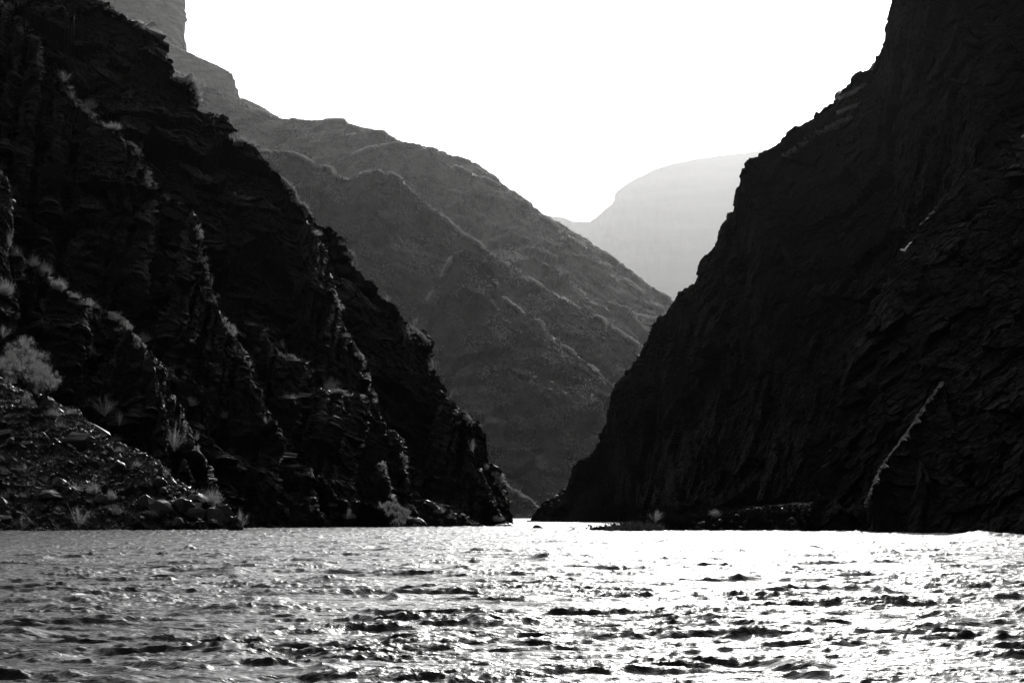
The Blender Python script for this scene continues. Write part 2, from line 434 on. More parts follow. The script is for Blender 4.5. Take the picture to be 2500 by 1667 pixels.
sheet("left_cliff_rib", crestL(L2b, 20, 2), footL([540, 760, 985], 13), M['schist'], "stepped black rib with a bush ledge halfway along the left wall", bench=.9, seed=63, **KW)
L2 = [(-100,-60),(20,20),(64,51),(79,89),(115,128),(145,174),(179,238),(221,277),(298,340),(332,357),(353,391),(366,442),(400,459),(459,493),(481,540),(493,596),(504,655),(506,684),(517,718),(530,757),(556,791),(577,812),(590,847),(607,889),(635,960),(660,1020),(684,1046),(699,1075),(720,1096),(746,1122),(757,1148),(767,1206),(775,1243),(791,1290)]
sheet("left_cliff_rib", crestL(L2, 25, 1), footL([-200, 300, 791], 22), M['schist'], "long black ridge with sunlit brush along its crest, crossing the left wall", bench=1.3, seed=64, **KW)
L2e = [(760,1150),(783,1167),(809,1195),(820,1216),(861,1232),(880,1262),(895,1290)]
sheet("left_cliff_rib", crestL(L2e, 26, 1), footL([740, 895], 22), M['schist'], "low black spur reaching the river under the left wall", bench=2, seed=65, **KW)
L6 = [(850,1215),(880,1225),(905,1231),(925,1243),(945,1255),(957,1264),(970,1292)]
sheet("left_cliff_rib", crestL(L6, 30, 1), footL([840, 970], 27), M['schist'], "sloping rock outcrop beside the round bush at the river edge", bench=1.3, seed=66, **KW)
L5 = [(930,1185),(985,1200),(1037,1222),(1060,1232),(1090,1240),(1120,1260),(1150,1264),(1162,1280),(1185,1291)]
sheet("left_cliff_rib", crestL(L5, 12, 1), footL([900, 1050, 1190], 13), M['schist'], "low rubble cone sloping to the river near the tip of the left wall", bench=1.3, seed=67, **KW)

def Y3(x, y): return 243 + 0.075 * (1285 - y)
L3 = [(-260,380),(-120,470),(0,560),(17,587),(47,621),(102,655),(132,688),(171,710),(205,727),(235,744),(269,765),(299,778),(325,812),(342,838),(368,855),(385,881),(400,905),(406,924),(419,966),(436,988),(449,1018),(466,1060),(483,1103),(504,1137),(516,1170),(530,1220),(550,1295)]
sheet("left_near_ridge", [(x, y, Y3(x, y)) for x, y in L3], [wf(-300, 246), wf(100, 243), wf(550, 238)], M['schist'], "near black ridge with bushes along its crest, above the boulder slope",
      bench=1.6, seed=71, sink=12, jag=8, face=(110, 40, 15, 7), amp=.32, stretch=.45, res=2.3, back=(6, 20, -8))
L3b = [(300,800),(350,842),(365,870),(376,898),(386,925),(393,958),(402,1000),(412,1040),(430,1080),(449,1120),(466,1171),(480,1230)]
sheet("left_near_ridge", [(x, y, Y3(x, y) - (3 if i else -6)) for i, (x, y) in enumerate(L3b)], [wf(250, 250), wf(380, 239), wf(480, 236)], M['schist'],
      "thin dark rib with a bright broken edge in front of the near ridge", bench=1.2, seed=72, sink=8, jag=5, face=(60, 24, 10, 5), amp=.3, stretch=.45, res=2.3, back=(3, 6, -3))
L3a = [(-200,250),(-80,340),(0,408),(18,436),(30,464),(30,500),(28,544),(24,590),(20,640),(30,700),(40,760)]
sheet("left_near_ridge", [(x, y, Y3(x, y) - 12) for x, y in L3a], [(-260, 900, 248), (-60, 900, 250), (40, 800, 262)], M['schist'], "black rock buttress cut by the left edge of the photo",
      bench=1.8, seed=73, jag=5, face=(60, 24, 10, 5), amp=.3, stretch=.45, res=2.3, back=(5, 10, -5))
L4 = [(-260,780),(-100,880),(0,922),(60,950),(145,983),(192,1005),(235,1043),(278,1077),(333,1103),(389,1124),(419,1163),(453,1184),(500,1200),(547,1231),(568,1257),(594,1293)]
sheet("talus_slope", [(x, y, 214 + 0.085 * (1297 - y)) for x, y in L4], [wf(-300, 200), wf(0, 205), wf(596, 213)], M['boulder'], "dark boulder slope in the lower left, running down to the river",
      bench=0, seed=81, jag=6, face=(44, 20, 10, 5), amp=.36, stretch=.9, res=2.1, back=(4, 14, -8))

# ---- right wall --------------------------------------------------------
def Yf(x): return float(np.interp(x, [1290, 1450, 1500, 1750, 2000, 2300, 2700, 3200], [612, 600, 560, 430, 310, 250, 215, 190]))
R1 = [(3200,-900),(2600,-560),(2260,-330),(2190,-90),(2175,0),(2169,40),(2160,67),(2162,94),(2155,121),(2146,143),(2140,158),(2129,172),(2093,185),(2085,194),(2083,205),(2057,219),(2048,228),(2047,237),(2040,246),(2037,254),(2008,272),(1981,288),(1950,306),(1910,330),(1892,353),(1861,366),(1829,379),(1807,395),(1808,411),(1804,437),(1796,473),(1791,518),(1776,516),(1779,540),(1767,547),(1756,580),(1740,607),(1720,625),(1713,652),(1700,679),(1688,698),(1678,717),(1659,738),(1645,755),(1606,779),(1594,808),(1583,827),(1566,856),(1556,889),(1530,913),(1508,937),(1501,956),(1501,994),(1487,1028),(1463,1061),(1453,1095),(1415,1143),(1410,1166),(1377,1195),(1363,1209),(1329,1224),(1310,1238),(1296,1257),(1290,1275)]
def YR(x, y):
    return float(np.interp(y, [-900, 0, 400, 680, 960, 1166, 1275], [450, 465, 490, 520, 565, 600, 614]))
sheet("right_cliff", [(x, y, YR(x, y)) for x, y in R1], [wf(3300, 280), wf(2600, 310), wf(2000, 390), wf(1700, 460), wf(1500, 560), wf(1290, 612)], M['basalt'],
      "huge black canyon wall filling the right of the photo", bench=0, jag=9, face=(260, 110, 45, 20, 9, 5), amp=.17, soft=.08, stretch=.75, res=2.1, seed=91, back=(-40, 80, -60))
R2 = [(3300,-100),(2900,120),(2700,250),(2499,330),(2450,353),(2423,393),(2361,413),(2347,429),(2338,455),(2307,482),(2271,522),(2200,620),(2140,720),(2090,830),(2060,930),(2040,1020),(2015,1110),(1995,1190),(1984,1235),(1974,1258),(1968,1300)]
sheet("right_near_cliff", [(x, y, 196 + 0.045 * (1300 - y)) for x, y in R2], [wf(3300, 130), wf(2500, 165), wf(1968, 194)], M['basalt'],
      "nearer black buttress standing at the water on the far right", bench=0, jag=5, face=(200, 80, 34, 15, 7), amp=.15, soft=.08, stretch=.5, res=2.3, seed=193, back=(-6, 24, -10))
R3 = [(2600,700),(2480,780),(2400,850),(2340,890),(2300,925),(2270,970),(2235,1020),(2200,1070),(2160,1120),(2130,1180),(2105,1240),(2090,1300)]
sheet("right_near_cliff", [(x, y, 182 + 0.042 * (1300 - y)) for x, y in R3], [wf(2700, 165), wf(2400, 172), wf(2090, 182)], M['schist'],
      "slanting rock slab with a thin lit edge on the right wall", bench=15, brange=(2095, 2320), jag=4, sink=13, face=(70, 28, 12, 6), amp=.16, soft=.1, stretch=.5, res=2.3, seed=94, back=(-3, 10, -4))
R4 = [(2150,1110),(2190,1098),(2232,1092),(2250,1130),(2268,1165),(2282,1192),(2300,1240),(2310,1300)]
sheet("right_near_cliff", [(x, y, 178 + 0.042 * (1300 - y) + (8 if i == 0 else 0)) for i, (x, y) in enumerate(R4)], [wf(2140, 184), wf(2230, 176), wf(2310, 176)], M['schist'],
      "short dark spur with a thin grey edge, right of the slanting slab", bench=9, brange=(2225, 2300), jag=2, face=(40, 16, 7), amp=.2, soft=.3, seed=97, sink=10, back=(2, 6, -3))
R5 = [(2350,1000),(2395,985),(2405,1000),(2412,1030),(2420,1070),(2430,1110),(2437,1150),(2450,1220),(2460,1300)]
sheet("right_near_cliff", [(x, y, 174 + 0.042 * (1300 - y) + (8 if i == 0 else 0)) for i, (x, y) in enumerate(R5)], [wf(2340, 182), wf(2400, 172), wf(2460, 172)], M['schist'],
      "dark spur with a thin vertical grey edge near the right border of the photo", bench=8, brange=(2395, 2450), jag=2, face=(40, 16, 7), amp=.2, soft=.3, seed=98, sink=10, back=(2, 6, -3))
SB = [(1440,1288),(1490,1282),(1560,1272),(1640,1262),(1740,1250),(1850,1236),(1950,1226),(2060,1222)]
sheet("sand_bar", [(x, y, 207.5) for x, y in SB], [wf(1430, 206, -.4), wf(1700, 204, -.4), wf(2060, 198, -.4)], M['sand'], "low dark bank of sand and scrub along the foot of the right wall",
      bench=0, jag=3, face=(40, 16, 8, 4), amp=.2, stretch=1, soft=.4, res=2.5, seed=95, back=(0, 6, -14))

# ------------------------------------------------------------------ where the ground is seen
BIN = 4
GX, GY = 760, 480
DEP = np.full((GY, GX), 1e9)
for k_, V_ in TER.items():
    if k_.startswith('sand'): pass
    sx = V_[:, 0] / V_[:, 1] * F + 1250; sy = HZ - (V_[:, 2] - CAM) / V_[:, 1] * F
    ix = np.floor((sx + 200) / BIN).astype(int); iy = np.floor((sy + 200) / BIN).astype(int)
    m = (ix >= 0) & (ix < GX) & (iy >= 0) & (iy < GY)
    np.minimum.at(DEP, (iy[m], ix[m]), V_[m, 1])
def spot(x, y):
    x = min(max(x, -180), 2800); y = min(max(y, -180), 1690)
    i, j = int((y + 200) / BIN), int((x + 200) / BIN)
    for r in range(0, 12):
        q = DEP[max(0, i - r):i + r + 1, max(0, j - r):j + r + 1]
        if q.min() < 1e8:
            Y = float(q.min()); break
    else: Y = 230.0
    return W(x, y, Y)

# ------------------------------------------------------------------ plants
rng = np.random.default_rng(7)
def tri_leaves(P, size, up=None):
    """one small random triangle per point"""
    n = len(P)
    a = rng.normal(size=(n, 3)); a /= np.linalg.norm(a, axis=1, keepdims=True)
    b = rng.normal(size=(n, 3)); b -= (a * b).sum(1, keepdims=True) * a; b /= np.linalg.norm(b, axis=1, keepdims=True)
    s = size * rng.uniform(.6, 1.4, (n, 1))
    V = np.stack([P - a * s, P + a * s, P + b * s * .7], 1).reshape(-1, 3)
    return V, np.arange(n * 3).reshape(-1, 3)
def ribbons(base, tip, bend, width, seg=4):
    """thin curved blades from base to tip"""
    n = len(base); t = np.linspace(0, 1, seg + 1)[None, :, None]
    c = base[:, None] + (tip - base)[:, None] * t + bend[:, None] * (t * (1 - t))
    side = rng.normal(size=(n, 1, 3)); side[..., 2] *= .2; side /= np.linalg.norm(side, axis=2, keepdims=True)
    wd = width * (1 - t * .85)
    V = np.stack([c - side * wd, c + side * wd], 2).reshape(n, -1, 3)
    f = []
    for k in range(seg):
        a = 2 * k
        f += [(a, a + 1, a + 3), (a, a + 3, a + 2)]
    f = np.array(f)
    Fc = (f[None] + (np.arange(n) * (seg + 1) * 2)[:, None, None]).reshape(-1, 3)
    return V.reshape(-1, 3), Fc, c
def join(parts):
    V = []; Fc = []; o = 0
    for v, f in parts: V.append(v); Fc.append(f + o); o += len(v)
    return np.concatenate(V), np.concatenate(Fc)

def brush_mesh(kind):
    if kind == 'brush':          # dense fan of fine upright twigs
        n = 340
        az = rng.uniform(0, 2 * np.pi, n); po = np.arccos(1 - rng.uniform(0, 1, n) * .72)
        L = rng.uniform(.55, 1, n) * (1 - .12 * po)
        d = np.stack([np.sin(po) * np.cos(az), np.sin(po) * np.sin(az), np.cos(po)], 1)
        b0 = np.stack([rng.normal(0, .05, n), rng.normal(0, .05, n), np.zeros(n)], 1)
        V, Fc, c = ribbons(b0, b0 + d * L[:, None] * np.array([.62, .62, 1]), np.stack([d[:, 0] * .2, d[:, 1] * .2, -.0 * L], 1), .006)
        idx = rng.integers(0, n, 3600); t = rng.uniform(.35, 1, 3600); k = (t * 4).astype(int).clip(0, 3); q = t * 4 - k
        P = c[idx, k] * (1 - q)[:, None] + c[idx, k + 1] * q[:, None] + rng.normal(0, .022, (3600, 3))
        return join([(V, Fc), tri_leaves(P, .012)])
    if kind == 'sparse':         # a few crooked stems, open between
        n = 16
        az = rng.uniform(0, 2 * np.pi, n); po = rng.uniform(.05, 1.0, n); L = rng.uniform(.6, 1.05, n)
        d = np.stack([np.sin(po) * np.cos(az), np.sin(po) * np.sin(az), np.cos(po)], 1)
        b0 = np.zeros((n, 3)); V, Fc, c = ribbons(b0, d * L[:, None] * np.array([.7, .7, 1]), d * .25, .010)
        m = 210; i = rng.integers(0, n, m); k = rng.integers(1, 4, m)
        b1 = c[i, k]; d1 = d[i] + rng.normal(0, .5, (m, 3)); d1[:, 2] = np.abs(d1[:, 2])
        V2, F2, c2 = ribbons(b1, b1 + d1 * .22, d1 * .03, .005, 2)
        idx = rng.integers(0, m, 1800); P = c2[idx, rng.integers(0, 3, 1800)] + rng.normal(0, .03, (1800, 3))
        return join([(V, Fc), (V2, F2), tri_leaves(P, .011)])
    if kind == 'dome':           # feathery rounded crown in billows
        cl = rng.normal(size=(26, 3)); cl /= np.linalg.norm(cl, axis=1, keepdims=True); cl[:, 2] = np.abs(cl[:, 2])
        cl = cl * np.array([.42, .36, .62]) * rng.uniform(.45, 1, (26, 1)) + np.array([0, 0, .22])
        P = []
        for q in cl:
            n = 330; u = rng.normal(size=(n, 3)); u /= np.linalg.norm(u, axis=1, keepdims=True)
            P.append(q + u * rng.uniform(.5, 1, (n, 1)) ** .5 * rng.uniform(.10, .19))
        P = np.concatenate(P); P = P[P[:, 2] > .02]
        b0 = np.zeros((30, 3)); b0[:, :2] = rng.normal(0, .03, (30, 2))
        V, Fc, c = ribbons(b0, cl[rng.integers(0, 26, 30)], rng.normal(0, .05, (30, 3)), .008)
        return join([(V, Fc), tri_leaves(P, .012)])
    if kind == 'cushion':        # low fuzzy cushion
        n = 260
        az = rng.uniform(0, 2 * np.pi, n); po = np.arccos(1 - rng.uniform(0, 1, n) * .95)
        d = np.stack([np.sin(po) * np.cos(az), np.sin(po) * np.sin(az), np.cos(po)], 1)
        b0 = np.stack([rng.normal(0, .16, n), rng.normal(0, .1, n), np.zeros(n)], 1)
        V, Fc, c = ribbons(b0, b0 + d * rng.uniform(.3, .85, (n, 1)) * np.array([.5, .5, .9]), d * .02, .006, 2)
        idx = rng.integers(0, n, 2600); P = c[idx, rng.integers(1, 3, 2600)] + rng.normal(0, .03, (2600, 3))
        return join([(V, Fc), tri_leaves(P, .012)])
    if kind == 'grass':
        n = 240
        b0 = np.stack([rng.uniform(-.5, .5, n), rng.uniform(-.2, .2, n), np.zeros(n)], 1)
        tip = b0 + np.stack([rng.normal(0, .06, n), rng.normal(0, .06, n), rng.uniform(.35, 1, n)], 1)
        V, Fc, c = ribbons(b0, tip, rng.normal(0, .03, (n, 3)), .018, 3)
        return V, Fc
BUSH = {}
for kd in ('brush', 'sparse', 'dome', 'cushion', 'grass'):
    BUSH[kd] = []
    for v_ in range(4 if kd in ('brush', 'cushion') else 3):
        V_, F_ = brush_mesh(kd)
        BUSH[kd].append(mesh_from(kd + "_foliage", V_, F_, M['scrub'] if kd != 'grass' else M['leaf']))

def bush(x, y, w_, h_, kind, label, group=None, name='bush', cat='bush'):
    p = spot(x, y + 2)
    px = p[1] / F
    o = obj(name, random.choice(BUSH[kind]), None, (p[0], p[1] - .15, p[2] - .05 * h_ * px))
    o.scale = (w_ * px * 1.25, w_ * px * 1.0, h_ * px * 1.3)
    if label.startswith('dark'): o.material_slots[0].link = 'OBJECT'; o.material_slots[0].material = M['shadeleaf']  # shrubs on the shaded bank get their shade from a darker colour
    if kind != 'grass': o.rotation_euler = (0, 0, random.uniform(0, 6.28))
    tag(o, label, cat, group)
random.seed(5)
ON_RIDGE = "bushes along the crest of the near left ridge"
ON_LONG = "bushes on the long ridge crossing the left wall"
ON_SLOPE = "bushes among the boulders of the lower left slope"
ON_WALL = "bushes on ledges of the left wall"
ON_EDGE = "bushes on the edge of the left wall against the hills"
B_ = [
 (12,1154,28,24,'cushion','fuzzy grey bush on the boulder slope, touching the left edge of the photo',ON_SLOPE),
 (60,1148,32,16,'sparse','open twiggy bush among dark rocks just right of the fuzzy edge bush',ON_SLOPE),
 (22,1214,30,18,'sparse','dim straggly bush low on the boulder slope near the left edge',ON_SLOPE),
 (57,1210,28,16,'cushion','dim cushion bush right of the straggly bush near the left edge',ON_SLOPE),
 (113,1176,20,16,'sparse','small crooked bush alone in the dark middle of the boulder slope',ON_SLOPE),
 (85,1188,20,20,'sparse','thin upright bush left of the bright sliver rocks on the boulder slope',ON_SLOPE),
 (185,1194,40,24,'cushion','leaning grey bush above the two bright curved rock edges',ON_SLOPE),
 (229,1202,36,28,'brush','feathery fan-shaped bush right of the leaning grey bush',ON_SLOPE),
 (231,1223,28,18,'cushion','small soft bush directly under the feathery fan-shaped bush',ON_SLOPE),
 (272,1219,32,28,'brush','bright spiky bush just above the white round rock',ON_SLOPE),
 (282,1254,38,26,'brush','bright spiky bush just below the white round rock',ON_SLOPE),
 (143,1246,18,14,'brush','tiny tuft of a bush above the bright leaf-shaped rock',ON_SLOPE),
 (192,1284,56,44,'sparse','wide open bush with long arching stems near the waterline, lower left',ON_SLOPE),
 (55,1294,34,34,'sparse','dim branching bush at the waterline near the left edge',ON_SLOPE),
 (400,1240,26,26,'brush','upright tuft standing alone in the dark, right of the white round rock',ON_SLOPE),
 (514,1228,68,40,'brush','largest round feathery bush near the foot of the boulder slope',ON_SLOPE),
 (476,1218,26,22,'cushion','small bush touching the left side of the largest round feathery bush',ON_SLOPE),
 (447,1217,20,16,'cushion','small pale bush under the long bright rock edge on the slope',ON_SLOPE),
 (374,1256,34,20,'cushion','ragged pale bush strung along a sunlit rock edge near the water',ON_SLOPE),
 (528,1270,42,30,'brush','pale bush below the largest round feathery bush, close to the water',ON_SLOPE),
 (551,1254,20,20,'sparse','thin bush between the lower pale bush and the dark wall',ON_SLOPE),
 (586,1288,30,40,'sparse','last bush at the river end of the boulder slope',ON_SLOPE),
 (426,1098,52,58,'sparse','tall airy bush climbing against the dark face under the near ridge',ON_RIDGE),
 (481,1074,16,18,'sparse','small airy bush right of the lower end of the near ridge',ON_RIDGE),
 (483,1100,14,14,'sparse','tiny bush under the small airy bush at the ridge end',ON_RIDGE),
 (335,1136,30,22,'cushion','soft grey bush near the top edge of the boulder slope, middle part',ON_SLOPE),
 (406,1162,24,18,'sparse','thin bush near the top edge of the boulder slope, right part',ON_SLOPE),
 (290,1099,24,14,'cushion','flat pale bush just under the big white slab rock',ON_SLOPE),
 (256,1012,60,42,'sparse','airy bush standing free above the big white slab rock',ON_SLOPE),
 (292,1036,22,26,'sparse','dim bush right of the airy bush over the white slab',ON_SLOPE),
 (283,1072,34,18,'cushion','low dim bush touching the top of the big white slab rock',ON_SLOPE),
 (132,1012,52,28,'cushion','dim rounded bush at the foot of the big tree, its right side',ON_SLOPE),
 (176,1008,42,22,'cushion','second dim rounded bush right of the big tree foot',ON_SLOPE),
 (148,1040,34,20,'cushion','dim bush below the bright rocks at the big tree foot',ON_SLOPE),
 (8,822,28,26,'sparse','bush hanging above the big tree at the left edge of the photo',ON_RIDGE),
 (22,596,20,44,'cushion','narrow bush below the sunlit block at the left edge',ON_RIDGE),
 (40,622,28,26,'cushion','pale bush first from the left on the near ridge crest',ON_RIDGE),
 (84,648,34,28,'brush','spreading bush on the near ridge crest, left part',ON_RIDGE),
 (110,672,42,34,'brush','largest feathery bush on the near ridge crest',ON_RIDGE),
 (146,706,38,32,'brush','rounded bush just above the bright crest stones of the near ridge',ON_RIDGE),
 (184,724,28,18,'cushion','small bush touching the bright crest stones of the near ridge',ON_RIDGE),
 (210,742,46,18,'cushion','flat pale bush on the near ridge before its crest turns steep',ON_RIDGE),
 (236,750,24,14,'cushion','small dim bush at the first step of the near ridge crest',ON_RIDGE),
 (279,778,32,24,'cushion','bush beside the upright white sliver rock on the near ridge',ON_RIDGE),
 (292,806,44,14,'cushion','long low bush hanging under the upright white sliver rock',ON_RIDGE),
 (352,832,36,24,'brush','bush leaning out right of the near ridge where it turns down',ON_RIDGE),
 (14,718,52,40,'brush','feathery bush at the left edge of the photo under the near ridge',ON_RIDGE),
 (104,742,18,14,'sparse','tiny bush hanging in the dark face under the near ridge',ON_RIDGE),
 (156,198,34,24,'sparse','uppermost bush on the long ridge of the left wall',ON_LONG),
 (172,214,22,10,'cushion','low bush just below the uppermost bush on the long ridge',ON_LONG),
 (175,240,24,18,'sparse','bush over the first bright stones of the long ridge',ON_LONG),
 (196,230,18,20,'sparse','upright bush right of the first bright stones of the long ridge',ON_LONG),
 (222,264,42,26,'brush','largest round bush on the upper part of the long ridge',ON_LONG),
 (278,314,48,18,'brush','long pale bush on the middle of the upper long ridge',ON_LONG),
 (318,352,24,12,'cushion','flat bush just before the notch of the long ridge',ON_LONG),
 (348,358,14,16,'sparse','tiny upright bush right beside the notch of the long ridge',ON_LONG),
 (406,500,32,30,'brush','dense bush where the long ridge flattens into a shoulder',ON_LONG),
 (436,496,26,10,'cushion','low bush on the flat shoulder of the long ridge',ON_LONG),
 (352,538,18,16,'sparse','dim bush in the dark below the shoulder of the long ridge, left one',ON_LONG),
 (376,550,18,16,'sparse','dim bush in the dark below the shoulder of the long ridge, right one',ON_LONG),
 (571,820,22,26,'sparse','bush on the lower long ridge where bright stones crowd together',ON_LONG),
 (516,700,16,24,'sparse','narrow bush on the steep lower long ridge',ON_LONG),
 (466,988,46,22,'brush','grey bush left of a rounded dark knob, lower left wall',ON_WALL),
 (548,1018,42,20,'brush','grey bush right of a rounded dark knob, lower left wall',ON_WALL),
 (692,858,18,26,'sparse','upright bush above a flat ledge in the middle of the left wall',ON_WALL),
 (712,878,38,12,'cushion','flat bush lying along the ledge in the middle of the left wall',ON_WALL),
 (648,804,22,12,'cushion','small bush on the first step of the stepped rib',ON_WALL),
 (612,792,38,12,'cushion','long dim bush at the top of the stepped rib',ON_WALL),
 (609,896,18,16,'sparse','small pale bush alone in the dark under the long ridge',ON_WALL),
 (810,952,58,30,'brush','broad feathery bush on the highest flat ledge of the stepped rib',ON_WALL),
 (845,964,30,12,'cushion','low bush at the right end of the flat ledge under the broad feathery bush',ON_WALL),
 (708,970,34,16,'cushion','dim bush at the head of the short bright rib below the ledge',ON_WALL),
 (650,1032,16,14,'sparse','tiny bush at the top of the lowest bright edge',ON_WALL),
 (845,820,22,12,'cushion','small bush below the bright vertical streak of the steep rib',ON_WALL),
 (592,346,30,18,'brush','pale bush lit from behind, first in the row on the upper skyline edge',ON_EDGE),
 (616,355,32,18,'brush','pale bush lit from behind, second in the row on the upper skyline edge',ON_EDGE),
 (640,368,30,14,'cushion','pale bush lit from behind, last in the row on the upper skyline edge',ON_EDGE),
 (778,572,22,16,'cushion','dim bush just inside the edge of the left wall, upper middle',ON_EDGE),
 (834,596,18,14,'cushion','small bush beside the dark knobs on the wall edge',ON_EDGE),
 (872,654,16,14,'sparse','small bush on the wall edge above a bright white stone',ON_EDGE),
 (946,734,16,14,'sparse','small bush on the wall edge halfway down to the river',ON_EDGE),
 (1000,812,22,14,'cushion','bush on a ledge of the wall edge with a bright underside',ON_EDGE),
 (1108,964,26,22,'brush','round bush sticking out over the hill beside the rock window',ON_EDGE),
 (1143,1022,18,16,'brush','small bush on the wall edge above the dark tooth of rock',ON_EDGE),
 (1154,1100,14,24,'sparse','narrow pale bush in the crack beside the dark tooth of rock',ON_EDGE),
 (1188,1144,16,16,'brush','small bush on the wall edge above the last dark tooth',ON_EDGE),
 (840,1266,74,30,'dome','dim spreading bush at the water left of the sloping outcrop',"bushes at the foot of the left wall"),
 (815,1232,26,14,'cushion','small dim bush above the dim spreading bush by the water',"bushes at the foot of the left wall"),
 (1075,1250,30,20,'brush','pale bush on the rubble cone near the tip of the left wall',"bushes at the foot of the left wall"),
 (1098,1262,24,14,'cushion','low pale bush lower down the rubble cone',"bushes at the foot of the left wall"),
 (1226,1268,16,12,'brush','small bright bush between the two last teeth of the left wall',"bushes at the foot of the left wall"),
 (1266,1262,24,12,'brush','sunlit bush on the far bank, first right of the wall tip',"bushes on the far bank"),
 (1282,1266,18,10,'brush','sunlit bush on the far bank, second right of the wall tip',"bushes on the far bank"),
 (1294,1258,16,8,'cushion','sunlit bush on the far bank beside the right wall',"bushes on the far bank"),
 (1600,1274,44,24,'sparse','dim twiggy bush on the bank at the foot of the right wall',"bushes on the right bank"),
 (1745,1258,34,18,'brush','dim grey tuft in the middle of the right bank',"bushes on the right bank"),
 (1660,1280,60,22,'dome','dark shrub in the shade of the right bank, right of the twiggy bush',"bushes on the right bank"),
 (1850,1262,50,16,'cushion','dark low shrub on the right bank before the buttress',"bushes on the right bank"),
]
for r_ in B_: bush(*r_)
for i_, (x_, y_, w_, h_, l_) in enumerate([(1492,1300,30,16,'short sparse reeds at the outer end of the reed bed'),(1518,1301,34,22,'clump of reeds, second from the outer end of the reed bed'),
        (1545,1301,34,26,'tallest clump of reeds in the middle of the reed bed'),(1572,1301,36,24,'dense clump of reeds near the dark bank'),(1602,1301,40,22,'clump of reeds merging into the dark bank')]):
    Y_ = 199 - i_ * .4
    p = W(x_, y_, Y_); o = obj('reeds', BUSH['grass'][i_ % 3], None, (p[0], Y_, -.15)); o.scale = (w_ * Y_ / F, 1.6, (h_ + 8) * Y_ / F)
    tag(o, l_, 'reeds', 'reed clumps at the end of the right bank')

# big tree on the boulder slope
def tube(path, rad, ns=7):
    path = np.array(path, float); n = len(path)
    t = np.gradient(path, axis=0); t /= np.linalg.norm(t, axis=1, keepdims=True)
    a = np.cross(t, [0.3, 1, .2]); a /= np.linalg.norm(a, axis=1, keepdims=True); b = np.cross(t, a)
    th = np.linspace(0, 2 * np.pi, ns, endpoint=False)
    V = path[:, None] + (a[:, None] * np.cos(th)[None, :, None] + b[:, None] * np.sin(th)[None, :, None]) * np.array(rad)[:, None, None]
    i = np.arange(n * ns).reshape(n, ns); j = np.roll(i, -1, 1)
    q = np.stack([i[:-1], j[:-1], j[1:], i[1:]], -1).reshape(-1, 4)
    return V.reshape(-1, 3), q
def make_tree(name, p, w_, h_, lean, nl, leafsize, label, cat, group=None, lowcut=.12, seed=3, crown_pts=None):
    rg = np.random.default_rng(seed)
    root = obj(name, None, None, tuple(p)); tag(root, label, cat, group)
    parts = []; tips = []
    for k in range(6):
        az = rg.uniform(0, 6.28); sp = rg.uniform(.25, .5)
        end = np.array([np.cos(az) * w_ * sp + lean * h_ * .4, np.sin(az) * w_ * sp, h_ * rg.uniform(.35, .85)])
        mid = end * .5 + rg.normal(0, .08, 3) * h_; mid[2] = abs(mid[2])
        t = np.linspace(0, 1, 9)[:, None]
        pth = (1 - t) ** 2 * np.array([0, 0, -.3]) + 2 * t * (1 - t) * mid + t * t * end
        pth[1:-1] += rg.normal(0, .02 * h_, (7, 3))
        parts.append(tube(pth, np.linspace(.03, .006, 9) * h_)); tips.append(pth)
        for s_ in range(5):
            i0 = rg.integers(3, 8); d = rg.normal(0, 1, 3); d[2] = abs(d[2]) * .6; d /= np.linalg.norm(d)
            q = pth[i0] + d * h_ * np.linspace(0, .28, 6)[:, None] + rg.normal(0, .012 * h_, (6, 3)); q[0] = pth[i0]
            parts.append(tube(q, np.linspace(.010, .002, 6) * h_, 5)); tips.append(q)
    V, Q = join(parts)
    obj('trunk', mesh_from('trunk', V, Q, M['bark'], True), root)
    cs = np.array(crown_pts) if crown_pts is not None else np.concatenate([q[-3:] for q in tips])
    P = []
    per = nl // len(cs)
    for c in cs:
        sub = rg.normal(size=(7, 3)) * .06 * h_ + c
        for q in sub:
            n = max(3, int(per / 7 * rg.uniform(.3, 1.7))); u = rg.normal(size=(n, 3))
            P.append(q + u * h_ * rg.uniform(.012, .038) * np.array([1.0, 1.0, 1.25]))
    P = np.concatenate(P); P = P[P[:, 2] > lowcut * h_ - .5 * (P[:, 0] < 0)]
    V, Fc = tri_leaves(P, leafsize)
    obj('crown', mesh_from('crown', V, Fc, M['treeleaf']), root)
    return root
M['treeleaf'] = leaf_mat("tree_foliage", 0.55, 0.6)
p = spot(98, 985)
px = p[1] / F
rg = np.random.default_rng(4)
cp = []
for (cx, cy, n_) in [(30,865,3),(55,850,3),(78,868,3),(95,885,3),(112,905,3),(125,925,3),(110,935,3),(85,900,3),(60,885,3),(38,890,2),(20,880,2),(95,925,3),(135,938,2),(70,925,2),(72,836,1),(90,855,1),(10,905,2),(62,985,2),(75,1000,1),(55,1000,1),(-10,880,2),(-20,920,2),(100,950,2),(-30,960,2),(20,940,1)]:
    for _ in range(n_):
        cp.append(((cx - 98 + rg.normal(0, 6)) * px, rg.normal(0, .9), (985 - cy + rg.normal(0, 6)) * px))
make_tree('tree', (p[0], p[1] - .5, p[2]), 5.5, 6.5, -.25, 46000, .045, 'big feathery tree on the boulder slope, cut by the left edge of the photo', 'tree', None, -.2, 3, cp)
p = spot(958, 1284); px = p[1] / F
cp = []
for (cx, cy, n_) in [(932,1234,3),(948,1232,3),(962,1236,3),(978,1238,3),(990,1244,3),(996,1256,3),(985,1262,3),(972,1256,3),(955,1250,3),(940,1244,2),(968,1272,2),(982,1274,2),(975,1282,1)]:
    for _ in range(n_): cp.append(((cx - 958 + rg.normal(0, 3)) * px, rg.normal(0, .5) - 1, (1284 - cy + rg.normal(0, 3)) * px))
